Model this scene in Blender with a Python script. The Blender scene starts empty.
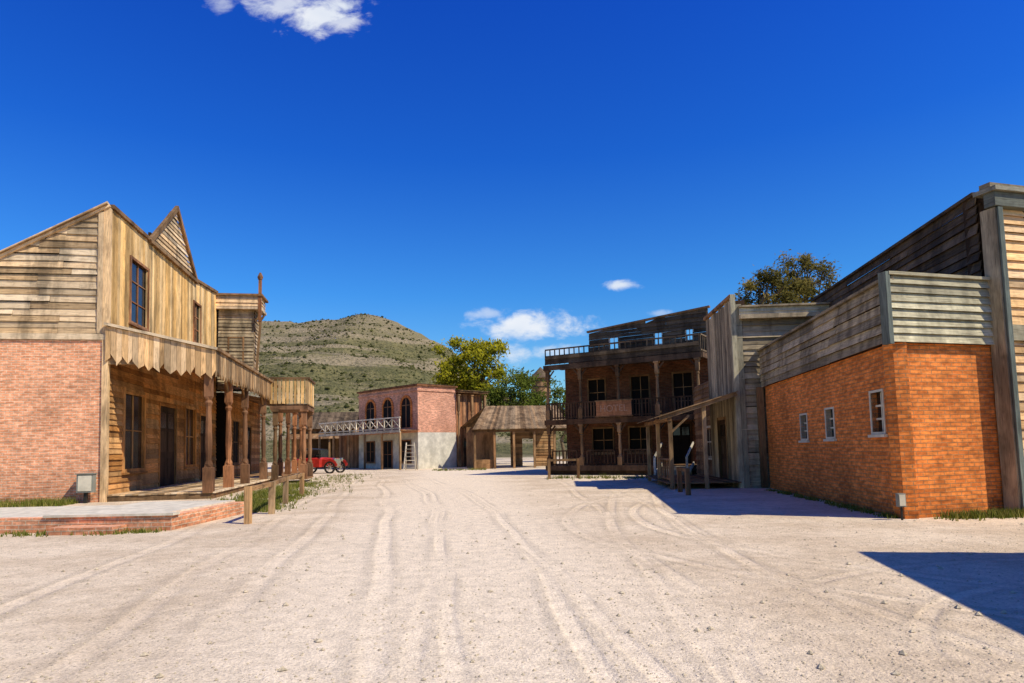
import bpy, math, random
from mathutils import Matrix, Vector, noise
random.seed(11)
U=random.uniform
scene=bpy.context.scene
scene.view_settings.view_transform='Standard'; scene.view_settings.look='None'; scene.view_settings.exposure=0

# ------------------------------------------------------------ node helper
class NG:
    def __init__(s,t): s.t=t
    def n(s,ty,ins=None,**pr):
        nd=s.t.nodes.new(ty)
        for k,v in pr.items(): setattr(nd,k,v)
        for k,v in (ins or {}).items():
            if isinstance(v,bpy.types.NodeSocket): s.t.links.new(v,nd.inputs[k])
            else: nd.inputs[k].default_value=v
        return nd
    def m(s,op,a,b=0.0,c=0.0,clamp=False):
        return s.n('ShaderNodeMath',{0:a,1:b,2:c},operation=op,use_clamp=clamp).outputs[0]
    def mix(s,f,a,b,bl='MIX'):
        def c(x): return x if isinstance(x,bpy.types.NodeSocket) else (tuple(x)+(1,))[:4]
        return s.n('ShaderNodeMix',{0:f,6:c(a),7:c(b)},data_type='RGBA',blend_type=bl).outputs[2]
    def noise(s,vec,scale,detail=4,rough=.55,dist=0):
        return s.n('ShaderNodeTexNoise',{'Vector':vec,'Scale':scale,'Detail':detail,'Roughness':rough,'Distortion':dist}).outputs['Fac']
    def map(s,vec,sc,loc=(0,0,0)):
        return s.n('ShaderNodeMapping',{'Vector':vec,'Scale':sc,'Location':loc}).outputs[0]
    def ss(s,x,a,b,lo=0.0,hi=1.0):
        return s.n('ShaderNodeMapRange',{0:x,1:a,2:b,3:lo,4:hi},interpolation_type='SMOOTHSTEP').outputs[0]
def newmat(name):
    m=bpy.data.materials.new(name); m.use_nodes=True; m.node_tree.nodes.clear()
    g=NG(m.node_tree); o=g.n('ShaderNodeOutputMaterial'); return m,g,o
def finish(g,o,col,rough=.9,bump=None,bstr=.3,bdist=.01,spec=.15,warm=(1.0,.955,.75)):
    col=g.mix(1.0,col,warm,'MULTIPLY')
    p=g.n('ShaderNodeBsdfPrincipled',{'Base Color':col,'Roughness':rough,'Specular IOR Level':spec})
    if bump is not None:
        b=g.n('ShaderNodeBump',{'Strength':bstr,'Distance':bdist,'Height':bump}); g.t.links.new(b.outputs[0],p.inputs['Normal'])
    g.t.links.new(p.outputs[0],o.inputs[0]); return p
MATS={}
def wood(name,c1,c2,c3,stain=.5,rot=.35):
    m,g,o=newmat(name)
    tc=g.n('ShaderNodeTexCoord'); uv=tc.outputs['UV']; ob=tc.outputs['Object']
    at=g.n('ShaderNodeAttribute',attribute_name='tint').outputs['Fac']
    n1=g.noise(g.map(uv,(1.3,26,1)),1,4,.65,.4)
    n2=g.noise(g.map(uv,(2.2,110,1)),1,1,.6)
    n3=g.noise(g.map(ob,(1.5,1.5,.5)),1,4,.65); n4=g.noise(g.map(uv,(2.5,5,1)),1,3,.7)
    col=g.mix(g.ss(n1,.3,.7),c1,c2)
    h=g.m('FRACT',g.m('MULTIPLY',at,13.7))
    col=g.mix(g.m('MULTIPLY',h,.85),col,c3)
    col=g.mix(g.m('MULTIPLY',g.ss(n4,.5,.72),rot),col,(c2[0]*.35,c2[1]*.31,c2[2]*.28))
    br=g.m('ADD',.68,g.m('MULTIPLY',at,.92))
    br=g.m('MULTIPLY',br,g.ss(n3,.35,.6,stain,1.12))
    br=g.m('MULTIPLY',br,g.ss(n2,.3,.48,.42,1.0))
    vv=g.n('ShaderNodeCombineColor',{0:br,1:br,2:br}).outputs[0]
    col=g.mix(1.0,col,vv,'MULTIPLY')
    hh=g.m('ADD',g.m('MULTIPLY',n2,.6),n1)
    finish(g,o,col,.88,hh,.6,.009); MATS[name]=m; return m
def brick(name,c1,c2,mortar,bw=.27,rh=.085,dirt=.6,ms=.012):
    m,g,o=newmat(name)
    tc=g.n('ShaderNodeTexCoord'); uv=tc.outputs['UV']; ob=tc.outputs['Object']
    nz=g.n('ShaderNodeTexNoise',{'Vector':uv,'Scale':6.0,'Detail':1}).outputs['Color']
    uvd=g.n('ShaderNodeVectorMath',{0:uv,1:g.n('ShaderNodeVectorMath',{0:nz,'Scale':.012},operation='SCALE').outputs[0]},operation='ADD').outputs[0]
    bt=g.n('ShaderNodeTexBrick',{'Vector':uvd,'Color1':c1+(1,),'Color2':c2+(1,),'Mortar':mortar+(1,),'Scale':1.0,'Mortar Size':ms,'Mortar Smooth':.3,'Bias':0.0,'Brick Width':bw,'Row Height':rh})
    n1=g.noise(ob,.7,4,.6); n2=g.noise(uv,9,4,.7); n3=g.noise(g.map(uv,(3.2,11,1)),1,2)
    br=g.m('MULTIPLY',g.ss(n1,.28,.68,dirt,1.18),g.ss(n2,.25,.7,.78,1.22))
    br=g.m('MULTIPLY',br,g.ss(n3,.35,.65,.78,1.2))
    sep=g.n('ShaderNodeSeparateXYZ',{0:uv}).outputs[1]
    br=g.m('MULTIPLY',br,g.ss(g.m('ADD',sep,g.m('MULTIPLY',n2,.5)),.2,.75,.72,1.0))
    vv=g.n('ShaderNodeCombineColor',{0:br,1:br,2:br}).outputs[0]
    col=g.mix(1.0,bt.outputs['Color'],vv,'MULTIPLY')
    hh=g.m('ADD',g.m('MULTIPLY',bt.outputs['Fac'],-1.0),g.m('MULTIPLY',n2,.5))
    finish(g,o,col,.9,hh,.9,.016); MATS[name]=m; return m
def plain(name,c,rough=.8,var=.35,sc=3.0,spec=.2,metal=0):
    m,g,o=newmat(name)
    ob=g.n('ShaderNodeTexCoord').outputs['Object']
    n=g.noise(ob,sc,4,.65); col=g.mix(g.ss(n,.3,.7),tuple(x*(1-var) for x in c),tuple(min(.9,x*(1+var*.4)) for x in c))
    p=finish(g,o,col,rough,n,.3,.01,spec); p.inputs['Metallic'].default_value=metal; MATS[name]=m; return m
wood('siding_tan',(.66,.455,.265),(.40,.25,.14),(.52,.43,.34))
wood('siding_yellow',(.80,.50,.20),(.56,.31,.11),(.64,.48,.30),.65)
wood('siding_orange',(.62,.28,.08),(.38,.155,.05),(.46,.27,.13),.6)
wood('wood_brown',(.32,.17,.085),(.17,.09,.045),(.27,.175,.10))
wood('wood_dark',(.10,.055,.032),(.05,.028,.018),(.09,.06,.042))
wood('wood_grey',(.44,.37,.27),(.23,.18,.13),(.36,.29,.21),.5)
wood('wood_greygreen',(.58,.53,.40),(.38,.34,.25),(.46,.42,.33),.6)
wood('wood_darkgrey',(.16,.115,.075),(.075,.052,.036),(.13,.095,.068),.5)
wood('siding_sand',(.78,.49,.26),(.54,.33,.16),(.60,.44,.30),.65)
wood('trim_teal',(.22,.27,.27),(.13,.155,.16),(.29,.27,.23),.7)
wood('wood_white',(.66,.60,.54),(.45,.40,.35),(.55,.49,.42),.7)
wood('wood_rust',(.36,.15,.065),(.20,.08,.038),(.28,.17,.11))
wood('shingle',(.32,.20,.11),(.18,.11,.065),(.27,.20,.14))
wood('porch_trim',(.44,.26,.13),(.25,.14,.065),(.38,.27,.17))
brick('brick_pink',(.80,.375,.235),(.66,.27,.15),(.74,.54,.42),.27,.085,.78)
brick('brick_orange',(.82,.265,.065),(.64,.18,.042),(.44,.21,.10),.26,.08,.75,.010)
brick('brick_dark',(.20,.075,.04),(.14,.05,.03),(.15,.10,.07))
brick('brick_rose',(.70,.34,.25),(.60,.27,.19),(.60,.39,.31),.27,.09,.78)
plain('plaster_white',(.62,.59,.57),.9,.3,1.5)
plain('concrete',(.70,.64,.57),.9,.25,4)
plain('glass_dark',(.02,.022,.025),.15,.4,2,.5)
plain('interior_dark',(.012,.010,.009),.9,.2)
plain('box_grey',(.25,.26,.25),.6,.2)
plain('paint_cream',(.66,.62,.55),.7,.2)
plain('paint_red',(.5,.03,.02),.35,.3,3,.5)
plain('paint_faded',(.48,.30,.22),.8,.4,9)
plain('iron',(.03,.028,.026),.5,.3)
plain('chrome',(.6,.6,.6),.25,.1,3,.5,.9)

# ------------------------------------------------------------ mesh builder
class MB:
    def __init__(s): s.v=[];s.f=[];s.m=[];s.t=[];s.uv=[];s.mats=[]
    def mi(s,n):
        if n not in s.mats: s.mats.append(n)
        return s.mats.index(n)
    def face(s,pts,mat,tint=.5,L=None,off=(0,0)):
        i=len(s.v); s.v+= [tuple(p) for p in pts]; s.f.append(tuple(range(i,i+len(pts))))
        s.m.append(s.mi(mat)); s.t.append(tint)
        n=(pts[1]-pts[0]).cross(pts[2]-pts[0])
        if n.length<1e-9 and len(pts)>3: n=(pts[2]-pts[0]).cross(pts[3]-pts[0])
        if n.length<1e-9: n=Vector((0,0,1))
        n.normalize()
        if mat.startswith('brick') or L is None:
            if abs(n.z)>.7: s.uv.append([(p.x,p.y) for p in pts])
            else:
                l=Vector((-n.y,n.x,0)).normalized(); s.uv.append([(p.dot(l),p.z) for p in pts])
        else:
            S=n.cross(L)
            if S.length<.4:
                L=(pts[1]-pts[0]); 
                L=L.normalized() if L.length>1e-6 else Vector((1,0,0)); S=n.cross(L)
            s.uv.append([(p.dot(L)+off[0],p.dot(S)+off[1]) for p in pts])
    def hexa(s,p,mat,L=None,tint=None):
        if tint is None: tint=random.random()
        off=(U(0,50),U(0,50))
        for q in ((0,3,2,1),(4,5,6,7),(0,1,5,4),(1,2,6,5),(2,3,7,6),(3,0,4,7)):
            s.face([p[k] for k in q],mat,tint,L,off)
    def beam(s,a,b,w,h,mat,up=Vector((0,0,1)),tint=None):
        d=(b-a).normalized(); sd=d.cross(up)
        if sd.length<.05: sd=d.cross(Vector((1,0,0)))
        sd.normalize(); u2=sd.cross(d).normalized()
        p=[]
        for q in (a,b):
            p+=[q-sd*w/2-u2*h/2,q+sd*w/2-u2*h/2,q+sd*w/2+u2*h/2,q-sd*w/2+u2*h/2]
        s.hexa(p,mat,d,tint)
    def tube(s,a,b,r0,r1,mat,n=8,tint=.5,cap=True):
        d=(b-a).normalized(); x=d.orthogonal().normalized(); y=d.cross(x)
        A=[a+(x*math.cos(i*2*math.pi/n)+y*math.sin(i*2*math.pi/n))*r0 for i in range(n)]
        B=[b+(x*math.cos(i*2*math.pi/n)+y*math.sin(i*2*math.pi/n))*r1 for i in range(n)]
        for i in range(n):
            j=(i+1)%n; s.face([A[i],A[j],B[j],B[i]],mat,tint,d)
        if cap:
            s.face(B,mat,tint); s.face(A[::-1],mat,tint)
    def loft(s,secs,mat,tint=.5):
        n=len(secs[0])
        for a,b in zip(secs,secs[1:]):
            for i in range(n):
                j=(i+1)%n; s.face([a[i],a[j],b[j],b[i]],mat,tint)
        s.face(secs[0][::-1],mat,tint); s.face(secs[-1],mat,tint)
    def obj(s,name,parent=None,origin=Vector((0,0,0)),smooth=False):
        me=bpy.data.meshes.new(name)
        me.from_pydata([(v[0]-origin.x,v[1]-origin.y,v[2]-origin.z) for v in s.v],[],s.f)
        for n in s.mats: me.materials.append(MATS[n])
        me.polygons.foreach_set('material_index',s.m)
        ul=me.uv_layers.new(name='UVMap'); fl=[]
        for q in s.uv:
            for c in q: fl+=c
        ul.data.foreach_set('uv',fl)
        at=me.attributes.new('tint','FLOAT','FACE'); at.data.foreach_set('value',s.t)
        if smooth: me.polygons.foreach_set('use_smooth',[True]*len(s.f))
        me.update()
        o=bpy.data.objects.new(name,me); scene.collection.objects.link(o)
        if parent: o.parent=parent
        else: o.location=origin
        return o

class Bld:
    def __init__(s,name,org,ang):
        s.name=name; s.e=bpy.data.objects.new(name,None); scene.collection.objects.link(s.e)
        s.e.location=(org[0],org[1],0); s.base=Vector((org[0],org[1],0)); s.parts={}; s.lean=(0,0)
        s.frame(org,ang)
    def frame(s,org,ang):
        a=math.radians(ang); s.o=Vector((org[0],org[1],0)); s.du=Vector((math.cos(a),math.sin(a),0)); s.dv=Vector((math.sin(a),-math.cos(a),0))
    def part(s,n):
        if n not in s.parts: s.parts[n]=MB()
        return s.parts[n]
    def P(s,u,v,z): return s.o+s.du*(u+s.lean[0]*z)+s.dv*(v+s.lean[1]*z)+Vector((0,0,z))
    def Q(s,ax,fx,sg,a,d,z): return s.P(a,fx+sg*d,z) if ax=='u' else s.P(fx+sg*d,a,z)
    def box(s,part,u0,u1,v0,v1,z0,z1,mat,tint=None):
        p=[s.P(u0,v0,z0),s.P(u1,v0,z0),s.P(u1,v1,z0),s.P(u0,v1,z0),s.P(u0,v0,z1),s.P(u1,v0,z1),s.P(u1,v1,z1),s.P(u0,v1,z1)]
        d=[abs(u1-u0),abs(v1-v0),abs(z1-z0)]; k=d.index(max(d)); L=[s.du,s.dv,Vector((0,0,1))][k]
        s.part(part).hexa(p,mat,L,tint)
    def abox(s,part,ax,fx,sg,a0,a1,d0,d1,z0,z1,mat,tint=None):
        if ax=='u': s.box(part,a0,a1,fx+sg*d0,fx+sg*d1,z0,z1,mat,tint)
        else: s.box(part,fx+sg*d0,fx+sg*d1,a0,a1,z0,z1,mat,tint)
    def beam(s,part,a,b,w,h,mat): s.part(part).beam(s.P(*a),s.P(*b),w,h,mat)
    def hsid(s,part,ax,fx,sg,a0,a1,z0,z1,mat,bh=.2,top=None,ops=(),jit=.012,miss=0.0,seg=(2.2,4.5)):
        mb=s.part(part); L=s.du if ax=='u' else s.dv
        N=240
        def ext(z):
            if top is None: return (a0,a1)
            A=[a0+(a1-a0)*i/N for i in range(N+1) if top(a0+(a1-a0)*i/N)>=z-1e-6]
            return (min(A),max(A)) if A else None
        z=z0
        while z<z1-.02:
            zt=min(z+bh*U(.9,1.1),z1); e0=ext(z); e1=ext(zt)
            if e0 is None: break
            if e1 is None: c=(e0[0]+e0[1])/2; e1=(c,c)
            segs=[(a0,a1)]
            for (p0,p1,q0,q1) in ops:
                if q0<(z+zt)/2<q1:
                    ns=[]
                    for (x0,x1) in segs:
                        if p1<=x0 or p0>=x1: ns.append((x0,x1)); continue
                        if p0>x0: ns.append((x0,p0))
                        if p1<x1: ns.append((p1,x1))
                    segs=ns
            for (x0,x1) in segs:
                x=x0
                while x<x1-.01:
                    nx=x+U(*seg)
                    if x1-nx<.6: nx=x1
                    b0,b1=max(x,e0[0]),min(nx,e0[1]); t0,t1=max(x,e1[0]),min(nx,e1[1])
                    xx=x; x=nx
                    if b1-b0<.01 or random.random()<miss: continue
                    if t1<t0: t0=t1=(max(min(t0,b1),b0))
                    j=lambda:U(-jit,jit)
                    zb0,zb1,zt0,zt1=z+j(),z+j(),zt+.01+j(),zt+.01+j()
                    db=.065+U(-.016,.024); dt=.022
                    p=[s.Q(ax,fx,sg,b0,db-.02,zb0),s.Q(ax,fx,sg,b1-.006,db-.02,zb1),s.Q(ax,fx,sg,b1-.006,db,zb1),s.Q(ax,fx,sg,b0,db,zb0),
                       s.Q(ax,fx,sg,t0,dt-.018,zt0),s.Q(ax,fx,sg,max(t0,t1-.006),dt-.018,zt1),s.Q(ax,fx,sg,max(t0,t1-.006),dt,zt1),s.Q(ax,fx,sg,t0,dt,zt0)]
                    mb.hexa(p,mat,L)
            z=zt
    def vsid(s,part,ax,fx,sg,a0,a1,z0,z1,mat,bw=.2,top=None,bot=None,ops=(),jag=0,jt=.0,th=.025,gap=.008,d=.02):
        mb=s.part(part); a=a0; k=0
        while a<a1-.03:
            b=min(a+bw*U(.8,1.2),a1); k+=1
            t0=top(a) if top else z1; t1=top(b) if top else z1
            jj=U(-jt,jt); t0+=jj; t1+=jj
            c0=bot(a) if bot else z0; c1=bot(b) if bot else z0
            j1=U(0,jag*.6)
            c0+=j1; c1+=j1
            if jag:
                if k%2: c1+=jag*U(.5,1)
                else: c0+=jag*U(.5,1)
            rng=[(c0,c1,t0,t1)]
            for (p0,p1,q0,q1) in ops:
                if p0<(a+b)/2<p1:
                    n=[]
                    for (x0,x1,y0,y1) in rng:
                        if q0>x0+.05: n.append((x0,x1,q0,q0))
                        if q1<y0-.05: n.append((q1,q1,y0,y1))
                    rng=n
            dd=d+U(-.006,.01)
            for (x0,x1,y0,y1) in rng:
                p=[s.Q(ax,fx,sg,a,dd-.02,x0),s.Q(ax,fx,sg,b-gap,dd-.02,x1),s.Q(ax,fx,sg,b-gap,dd+th,x1),s.Q(ax,fx,sg,a,dd+th,x0),
                   s.Q(ax,fx,sg,a,dd-.02,y0),s.Q(ax,fx,sg,b-gap,dd-.02,y1),s.Q(ax,fx,sg,b-gap,dd+th,y1),s.Q(ax,fx,sg,a,dd+th,y0)]
                mb.hexa(p,mat,Vector((0,0,1)))
            a=b
    def bwall(s,part,ax,fx,sg,a0,a1,z0,z1,mat,ops=(),th=.28):
        A=sorted(set([a0,a1]+[x for o in ops for x in o[:2]])); Z=sorted(set([z0,z1]+[x for o in ops for x in o[2:]]))
        for i in range(len(A)-1):
            for j in range(len(Z)-1):
                ca=(A[i]+A[i+1])/2; cz=(Z[j]+Z[j+1])/2
                if any(o[0]<ca<o[1] and o[2]<cz<o[3] for o in ops): continue
                s.abox(part,ax,fx,sg,A[i],A[i+1],-th,0,Z[j],Z[j+1],mat,.5)
    def window(s,ax,fx,sg,a0,a1,z0,z1,fm,nx=2,nz=2,fw=.09,depth=.0,proud=.07,glass='glass_dark',part='windows',sill=True):
        d=-depth
        if glass: s.abox(part,ax,fx,sg,a0,a1,d-.04,d-.02,z0,z1,glass)
        s.abox(part,ax,fx,sg,a0-fw,a0,d-.03,proud,z0-fw,z1+fw,fm); s.abox(part,ax,fx,sg,a1,a1+fw,d-.03,proud,z0-fw,z1+fw,fm)
        s.abox(part,ax,fx,sg,a0,a1,d-.03,proud-.003,z1,z1+fw,fm); s.abox(part,ax,fx,sg,a0,a1,d-.03,proud-.003,z0-fw,z0,fm)
        if sill: s.abox(part,ax,fx,sg,a0-fw-.06,a1+fw+.06,0,proud+.05,z0-fw-.06,z0-fw-.002,fm)
        for i in range(1,nx):
            x=a0+(a1-a0)*i/nx; s.abox(part,ax,fx,sg,x-.018,x+.018,d-.018,d+.02,z0,z1,fm)
        for i in range(1,nz):
            z=z0+(z1-z0)*i/nz; s.abox(part,ax,fx,sg,a0,a1,d-.018,d+.017,z-.02,z+.02,fm)
    def door(s,ax,fx,sg,a0,a1,z0,z1,fm,pm):
        s.abox('doors',ax,fx,sg,a0,a1,-.05,-.01,z0,z1,pm)
        for q in ((a0-.1,a0),(a1,a1+.1)): s.abox('doors',ax,fx,sg,q[0],q[1],-.04,.08,z0,z1+.1,fm)
        s.abox('doors',ax,fx,sg,a0,a1,-.04,.077,z1,z1+.1,fm)
        w=a1-a0; h=z1-z0
        for q in (.08,.56):
            for r in (.08,.42,.72):
                hh=.26 if r<.7 else .2
                s.abox('doors',ax,fx,sg,a0+w*q,a0+w*(q+.36),-.012,.008,z0+h*r,z0+h*(r+hh),pm if r<.7 else 'glass_dark')
    def boards(s,part,p0,p1,p2,p3,n,mat,th=.03):
        mb=s.part(part); p0,p1,p2,p3=[s.P(*q) for q in (p0,p1,p2,p3)]
        nn=(p1-p0).cross(p3-p0).normalized()
        if nn.z<0: nn=-nn
        for i in range(n):
            f0=i/n; f1=(i+1)/n-.03/n; e=U(0,.05)
            a=p0.lerp(p1,f0); b=p0.lerp(p1,f1); c=p3.lerp(p2,f1); d=p3.lerp(p2,f0)
            dr=(d-a).normalized(); a=a-dr*e; b=b-dr*e; o=nn*U(0,.012)
            mb.hexa([a+o,b+o,c+o,d+o,a+nn*th+o,b+nn*th+o,c+nn*th+o,d+nn*th+o],mat,dr)
    def lathe(s,part,u,v,prof,mat,n=8):
        mb=s.part(part); t=random.random(); off=(U(0,9),U(0,9)); rings=[]
        for (r,z,k) in prof:
            ring=[]
            for i in range(8):
                a=i*math.pi/4
                if k=='s':
                    c,q=math.cos(a),math.sin(a); mx=max(abs(c),abs(q)); ring.append(s.P(u+r*c/mx,v+r*q/mx,z))
                else: ring.append(s.P(u+r*math.cos(a),v+r*math.sin(a),z))
            rings.append(ring)
        for i in range(len(rings)-1):
            for j in range(8):
                k=(j+1)%8; mb.face([rings[i][j],rings[i][k],rings[i+1][k],rings[i+1][j]],mat,t,Vector((0,0,1)),off)
        mb.face(rings[-1],mat,t,Vector((1,0,0)),off)
    def turned(s,part,u,v,z0,z1,mat,r=.15):
        h=z1-z0
        P=[(r*1.1,z0,'s'),(r*1.1,z0+.2*h,'s'),(r*.8,z0+.205*h,'s'),(r*.95,z0+.23*h,'r'),(r*.6,z0+.26*h,'r'),(r*.8,z0+.4*h,'r'),(r*.58,z0+.7*h,'r'),(r*.9,z0+.73*h,'r'),(r*.6,z0+.75*h,'r'),(r*.85,z0+.78*h,'s'),(r*.85,z1-.12,'s'),(r*1.25,z1-.1,'s'),(r*1.25,z1,'s')]
        s.lathe(part,u,v,P,mat)
    def post(s,part,u,v,z0,z1,mat,w=.14):
        s.box(part,u-w/2,u+w/2,v-w/2,v+w/2,z0,z1,mat)
    def rail(s,part,p,q,z0,z1,mat,step=.22,w=.05):
        n=max(2,int(math.hypot(q[0]-p[0],q[1]-p[1])/step)); 
        s.beam(part,(p[0],p[1],z1),(q[0],q[1],z1),.09,.07,mat); s.beam(part,(p[0],p[1],z0+.08),(q[0],q[1],z0+.08),.06,.07,mat)
        for i in range(n+1):
            f=i/n; u=p[0]+(q[0]-p[0])*f; v=p[1]+(q[1]-p[1])*f
            s.box(part,u-w/2,u+w/2,v-w/2,v+w/2,z0,z1-.035,mat)
    def done(s):
        for n,mb in s.parts.items(): mb.obj(n,s.e,s.base)

# ------------------------------------------------------------ A: saloon on the left
AO=(-13.68,23.0)
A=Bld('wooden_saloon_building',AO,100.3); A.lean=(0,-.014)
ftop=lambda v:10.1+.56*v
w1=(1.95,3.75,6.5,8.85); w2=(10.3,11.5,7.1,9.0)
A.box('walls',.06,14.85,-7.9,-.06,0,5.5,'interior_dark')
mbw=A.part('walls')
mbw.hexa([A.P(.06,-7.9,5.5),A.P(14.8,-7.9,5.5),A.P(14.8,-.06,5.5),A.P(.06,-.06,5.5),A.P(.06,-7.9,5.6),A.P(14.8,-7.9,5.6),A.P(14.8,-.06,10.0),A.P(.06,-.06,10.0)],'interior_dark')
A.abox('walls','v',0,-1,-7.9,-.02,-.05,0.02,0,5.45,'brick_pink')
A.abox('trim','v',0,-1,-7.9,.06,0.0,.09,5.46,5.66,'siding_tan')
A.hsid('walls','v',0,-1,-7.9,0,5.66,10.2,'siding_tan',.23,top=ftop,jit=.03)
A.beam('roof',(-.10,-8.1,5.56),(-.10,.05,10.18),.10,.2,'siding_tan')
A.boards('roof',(-.25,.0,10.12),(14.9,.0,10.12),(14.9,-8.2,5.5),(-.25,-8.2,5.5),60,'wood_brown')
A.box('trim',-.085,.1,-.11,.085,0,10.05,'siding_tan'); A.box('trim',-.1,-.02,-.28,-.115,5.67,9.9,'siding_tan')
def gtop(u):
    if 3.9<=u<=7.3: return 10.1+2.5*(u-3.9)/3.4
    if 7.3<u<=10.5: return 12.6-2.5*(u-7.3)/3.2
    return 10.1 if u<4 else 10.1+.35*(u-10.4)/4.5
A.vsid('walls','u',0,1,0.1,14.85,5.9,10.1,'siding_yellow',.21,top=lambda u:min(gtop(u),10.55),ops=[w1,w2],jt=.03)
A.hsid('walls','u',.03,1,4.0,10.4,10.15,12.6,'siding_tan',.2,top=gtop)
A.box('walls',4.3,10.1,-.12,-.02,9.9,10.6,'wood_dark')
mbw.hexa([A.P(4.2,-.14,10.1),A.P(10.2,-.14,10.1),A.P(10.2,.0,10.1),A.P(4.2,.0,10.1),A.P(7.2,-.14,12.5),A.P(7.4,-.14,12.5),A.P(7.4,.0,12.5),A.P(7.2,.0,12.5)],'wood_dark')
A.beam('trim',(3.75,.12,10.05),(7.35,.12,12.72),.14,.2,'wood_brown'); A.beam('trim',(7.25,.12,12.72),(10.6,.12,10.05),.14,.2,'wood_brown')
A.box('trim',3.8,10.5,.08,.2,10.02,10.16,'wood_brown')
A.box('trim',.1,3.75,-.05,.14,10.1,10.24,'wood_brown'); A.beam('trim',(10.6,.05,10.2),(14.9,.05,10.55),.18,.14,'wood_brown')
for w in (w1,w2): A.window('u',0,1,*w,'wood_rust',2,3,.1,proud=.1)
lw=(1.5,3.5,1.05,3.85); ld=(5.4,7.6,.25,3.6); lw2=(9.0,10.6,1.05,3.7); ld2=(11.6,13.4,.25,3.5)
A.hsid('walls','u',0,1,.1,14.85,.2,5.9,'siding_orange',.2,ops=[lw,ld,lw2,ld2])
A.window('u',0,1,*lw,'siding_orange',2,2,.13,proud=.1); A.window('u',0,1,*lw2,'siding_orange',2,2,.13,proud=.1)
A.door('u',0,1,*ld,'siding_orange','wood_dark'); A.door('u',0,1,*ld2,'siding_orange','wood_dark')
A.boards('porch',(0,0.05,.18),(0,3.5,.18),(14.8,3.5,.18),(14.8,.05,.18),17,'siding_tan',.05)
A.box('porch',.02,14.8,3.35,3.43,0,.17,'wood_brown'); A.box('porch',0,.06,.1,3.35,0,.17,'wood_brown')
A.boards('porch',(-.15,3.55,5.08),(14.8,3.55,5.08),(14.8,.04,5.92),(-.15,.04,5.92),60,'wood_brown')
A.box('porch',-.1,11,3.1,3.28,4.45,4.7,'wood_brown'); A.box('porch',-.08,.1,.05,3.1,4.62,4.84,'wood_brown')
A.vsid('porch','v',-.12,-1,.02,3.55,4.2,5.9,'siding_sand',.17,top=lambda v:5.93-.235*v,bot=lambda v:4.6-.16*v,jag=.26,jt=.01)
A.vsid('porch','u',3.52,1,-.15,11.1,4.2,5.1,'porch_trim',.19,bot=lambda u:4.1,top=lambda u:5.08,jag=.26,jt=.015)
A.beam('porch',(-.2,3.6,5.14),(14.8,3.6,5.14),.1,.1,'wood_brown'); A.beam('porch',(-.2,0,5.99),(-.2,3.6,5.15),.1,.09,'siding_tan')
for u in (.1,3.1,6.2,10.65): A.turned('porch',u,3.25,.2,4.45,'wood_rust',.15)
for u in (.1,3.1,6.2,10.65):
    A.beam('porch',(u,3.25,3.85),(u+.5,3.25,4.4),.07,.09,'wood_brown'); 
    if u>1: A.beam('porch',(u,3.25,3.85),(u-.5,3.25,4.4),.07,.09,'wood_brown')
A.box('porch',7.3,9.2,3.5,3.9,0,.1,'siding_tan')
A.done()

# ------------------------------------------------------------ B: next store on the left
B=Bld('wooden_store_building',AO,100.3)
B.base=B.P(15,0,0); B.e.location=B.base
B.box('walls',15.06,25,-6,.5,0,4.9,'interior_dark'); B.box('walls',15.06,16.3,-6,1.84,5.1,9.5,'wood_dark')
B.hsid('walls','v',15.05,-1,0.0,1.9,5.1,9.6,'wood_grey',.2)
B.hsid('walls','u',.5,1,15,25,.2,4.9,'siding_orange',.2,ops=[(16.5,18,1,3.4),(20,21.6,.2,3.2)])
B.window('u',.5,1,16.5,18,1,3.4,'wood_brown'); B.door('u',.5,1,20,21.6,.2,3.2,'wood_brown','wood_dark')
B.hsid('walls','u',1.9,1,15,16.35,5.1,9.6,'siding_tan',.2)
B.window('v',15.05,-1,.6,1.3,6.5,8.0,'wood_brown',2,2)
B.box('cornice',14.7,16.6,-1,2.3,9.6,9.75,'siding_tan'); B.hsid('cornice','v',14.75,-1,-.3,2.2,9.75,10.35,'siding_tan',.2); B.hsid('cornice','u',2.2,1,14.75,16.5,9.75,10.35,'siding_tan',.2)
B.box('cornice',14.6,16.6,-1,2.4,10.35,10.46,'wood_brown'); B.box('cornice',14.8,16.4,-.4,2.15,9.76,10.3,'wood_dark')
B.post('cornice',14.75,2.25,8.9,11.3,'wood_rust',.16); B.lathe('cornice',14.75,2.25,[(.12,11.3,'r'),(.16,11.45,'r'),(.05,11.7,'r')],'wood_rust')
for u in (15.2,16.1): B.beam('cornice',(u,1.95,9.0),(u,2.3,9.6),.1,.1,'wood_brown')
B.beam('cornice',(15.0,2.0,5.3),(15.0,2.25,9.0),.12,.12,'wood_brown')
B.boards('porch',(11.0,.6,.16),(11.0,5.3,.16),(14,5.3,.16),(14,.6,.16),22,'wood_brown',.05)
B.boards('porch',(14.0,.6,.16),(14.0,3.5,.16),(25,3.5,.16),(25,.6,.16),16,'wood_brown',.05)
B.boards('porch',(11.1,3.45,3.92),(11.1,5.35,3.92),(14,5.35,3.92),(14,3.45,3.92),10,'wood_brown',.05)
B.box('porch',11,14,3.45,5.3,3.7,3.9,'wood_rust')
B.vsid('porch','v',11.05,-1,3.45,5.3,4.0,5.3,'siding_yellow',.2,jt=.03,gap=.05); B.vsid('porch','u',5.25,1,11,14,4.0,5.2,'siding_yellow',.2,jt=.03,gap=.05)
B.beam('porch',(11,3.4,5.3),(11,5.4,5.3),.1,.1,'wood_brown'); B.beam('porch',(11,5.32,5.3),(14,5.32,5.3),.1,.1,'wood_brown')
for u in (11.15,13.8): B.turned('porch',u,5.1,.2,3.7,'wood_rust',.15)
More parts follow.
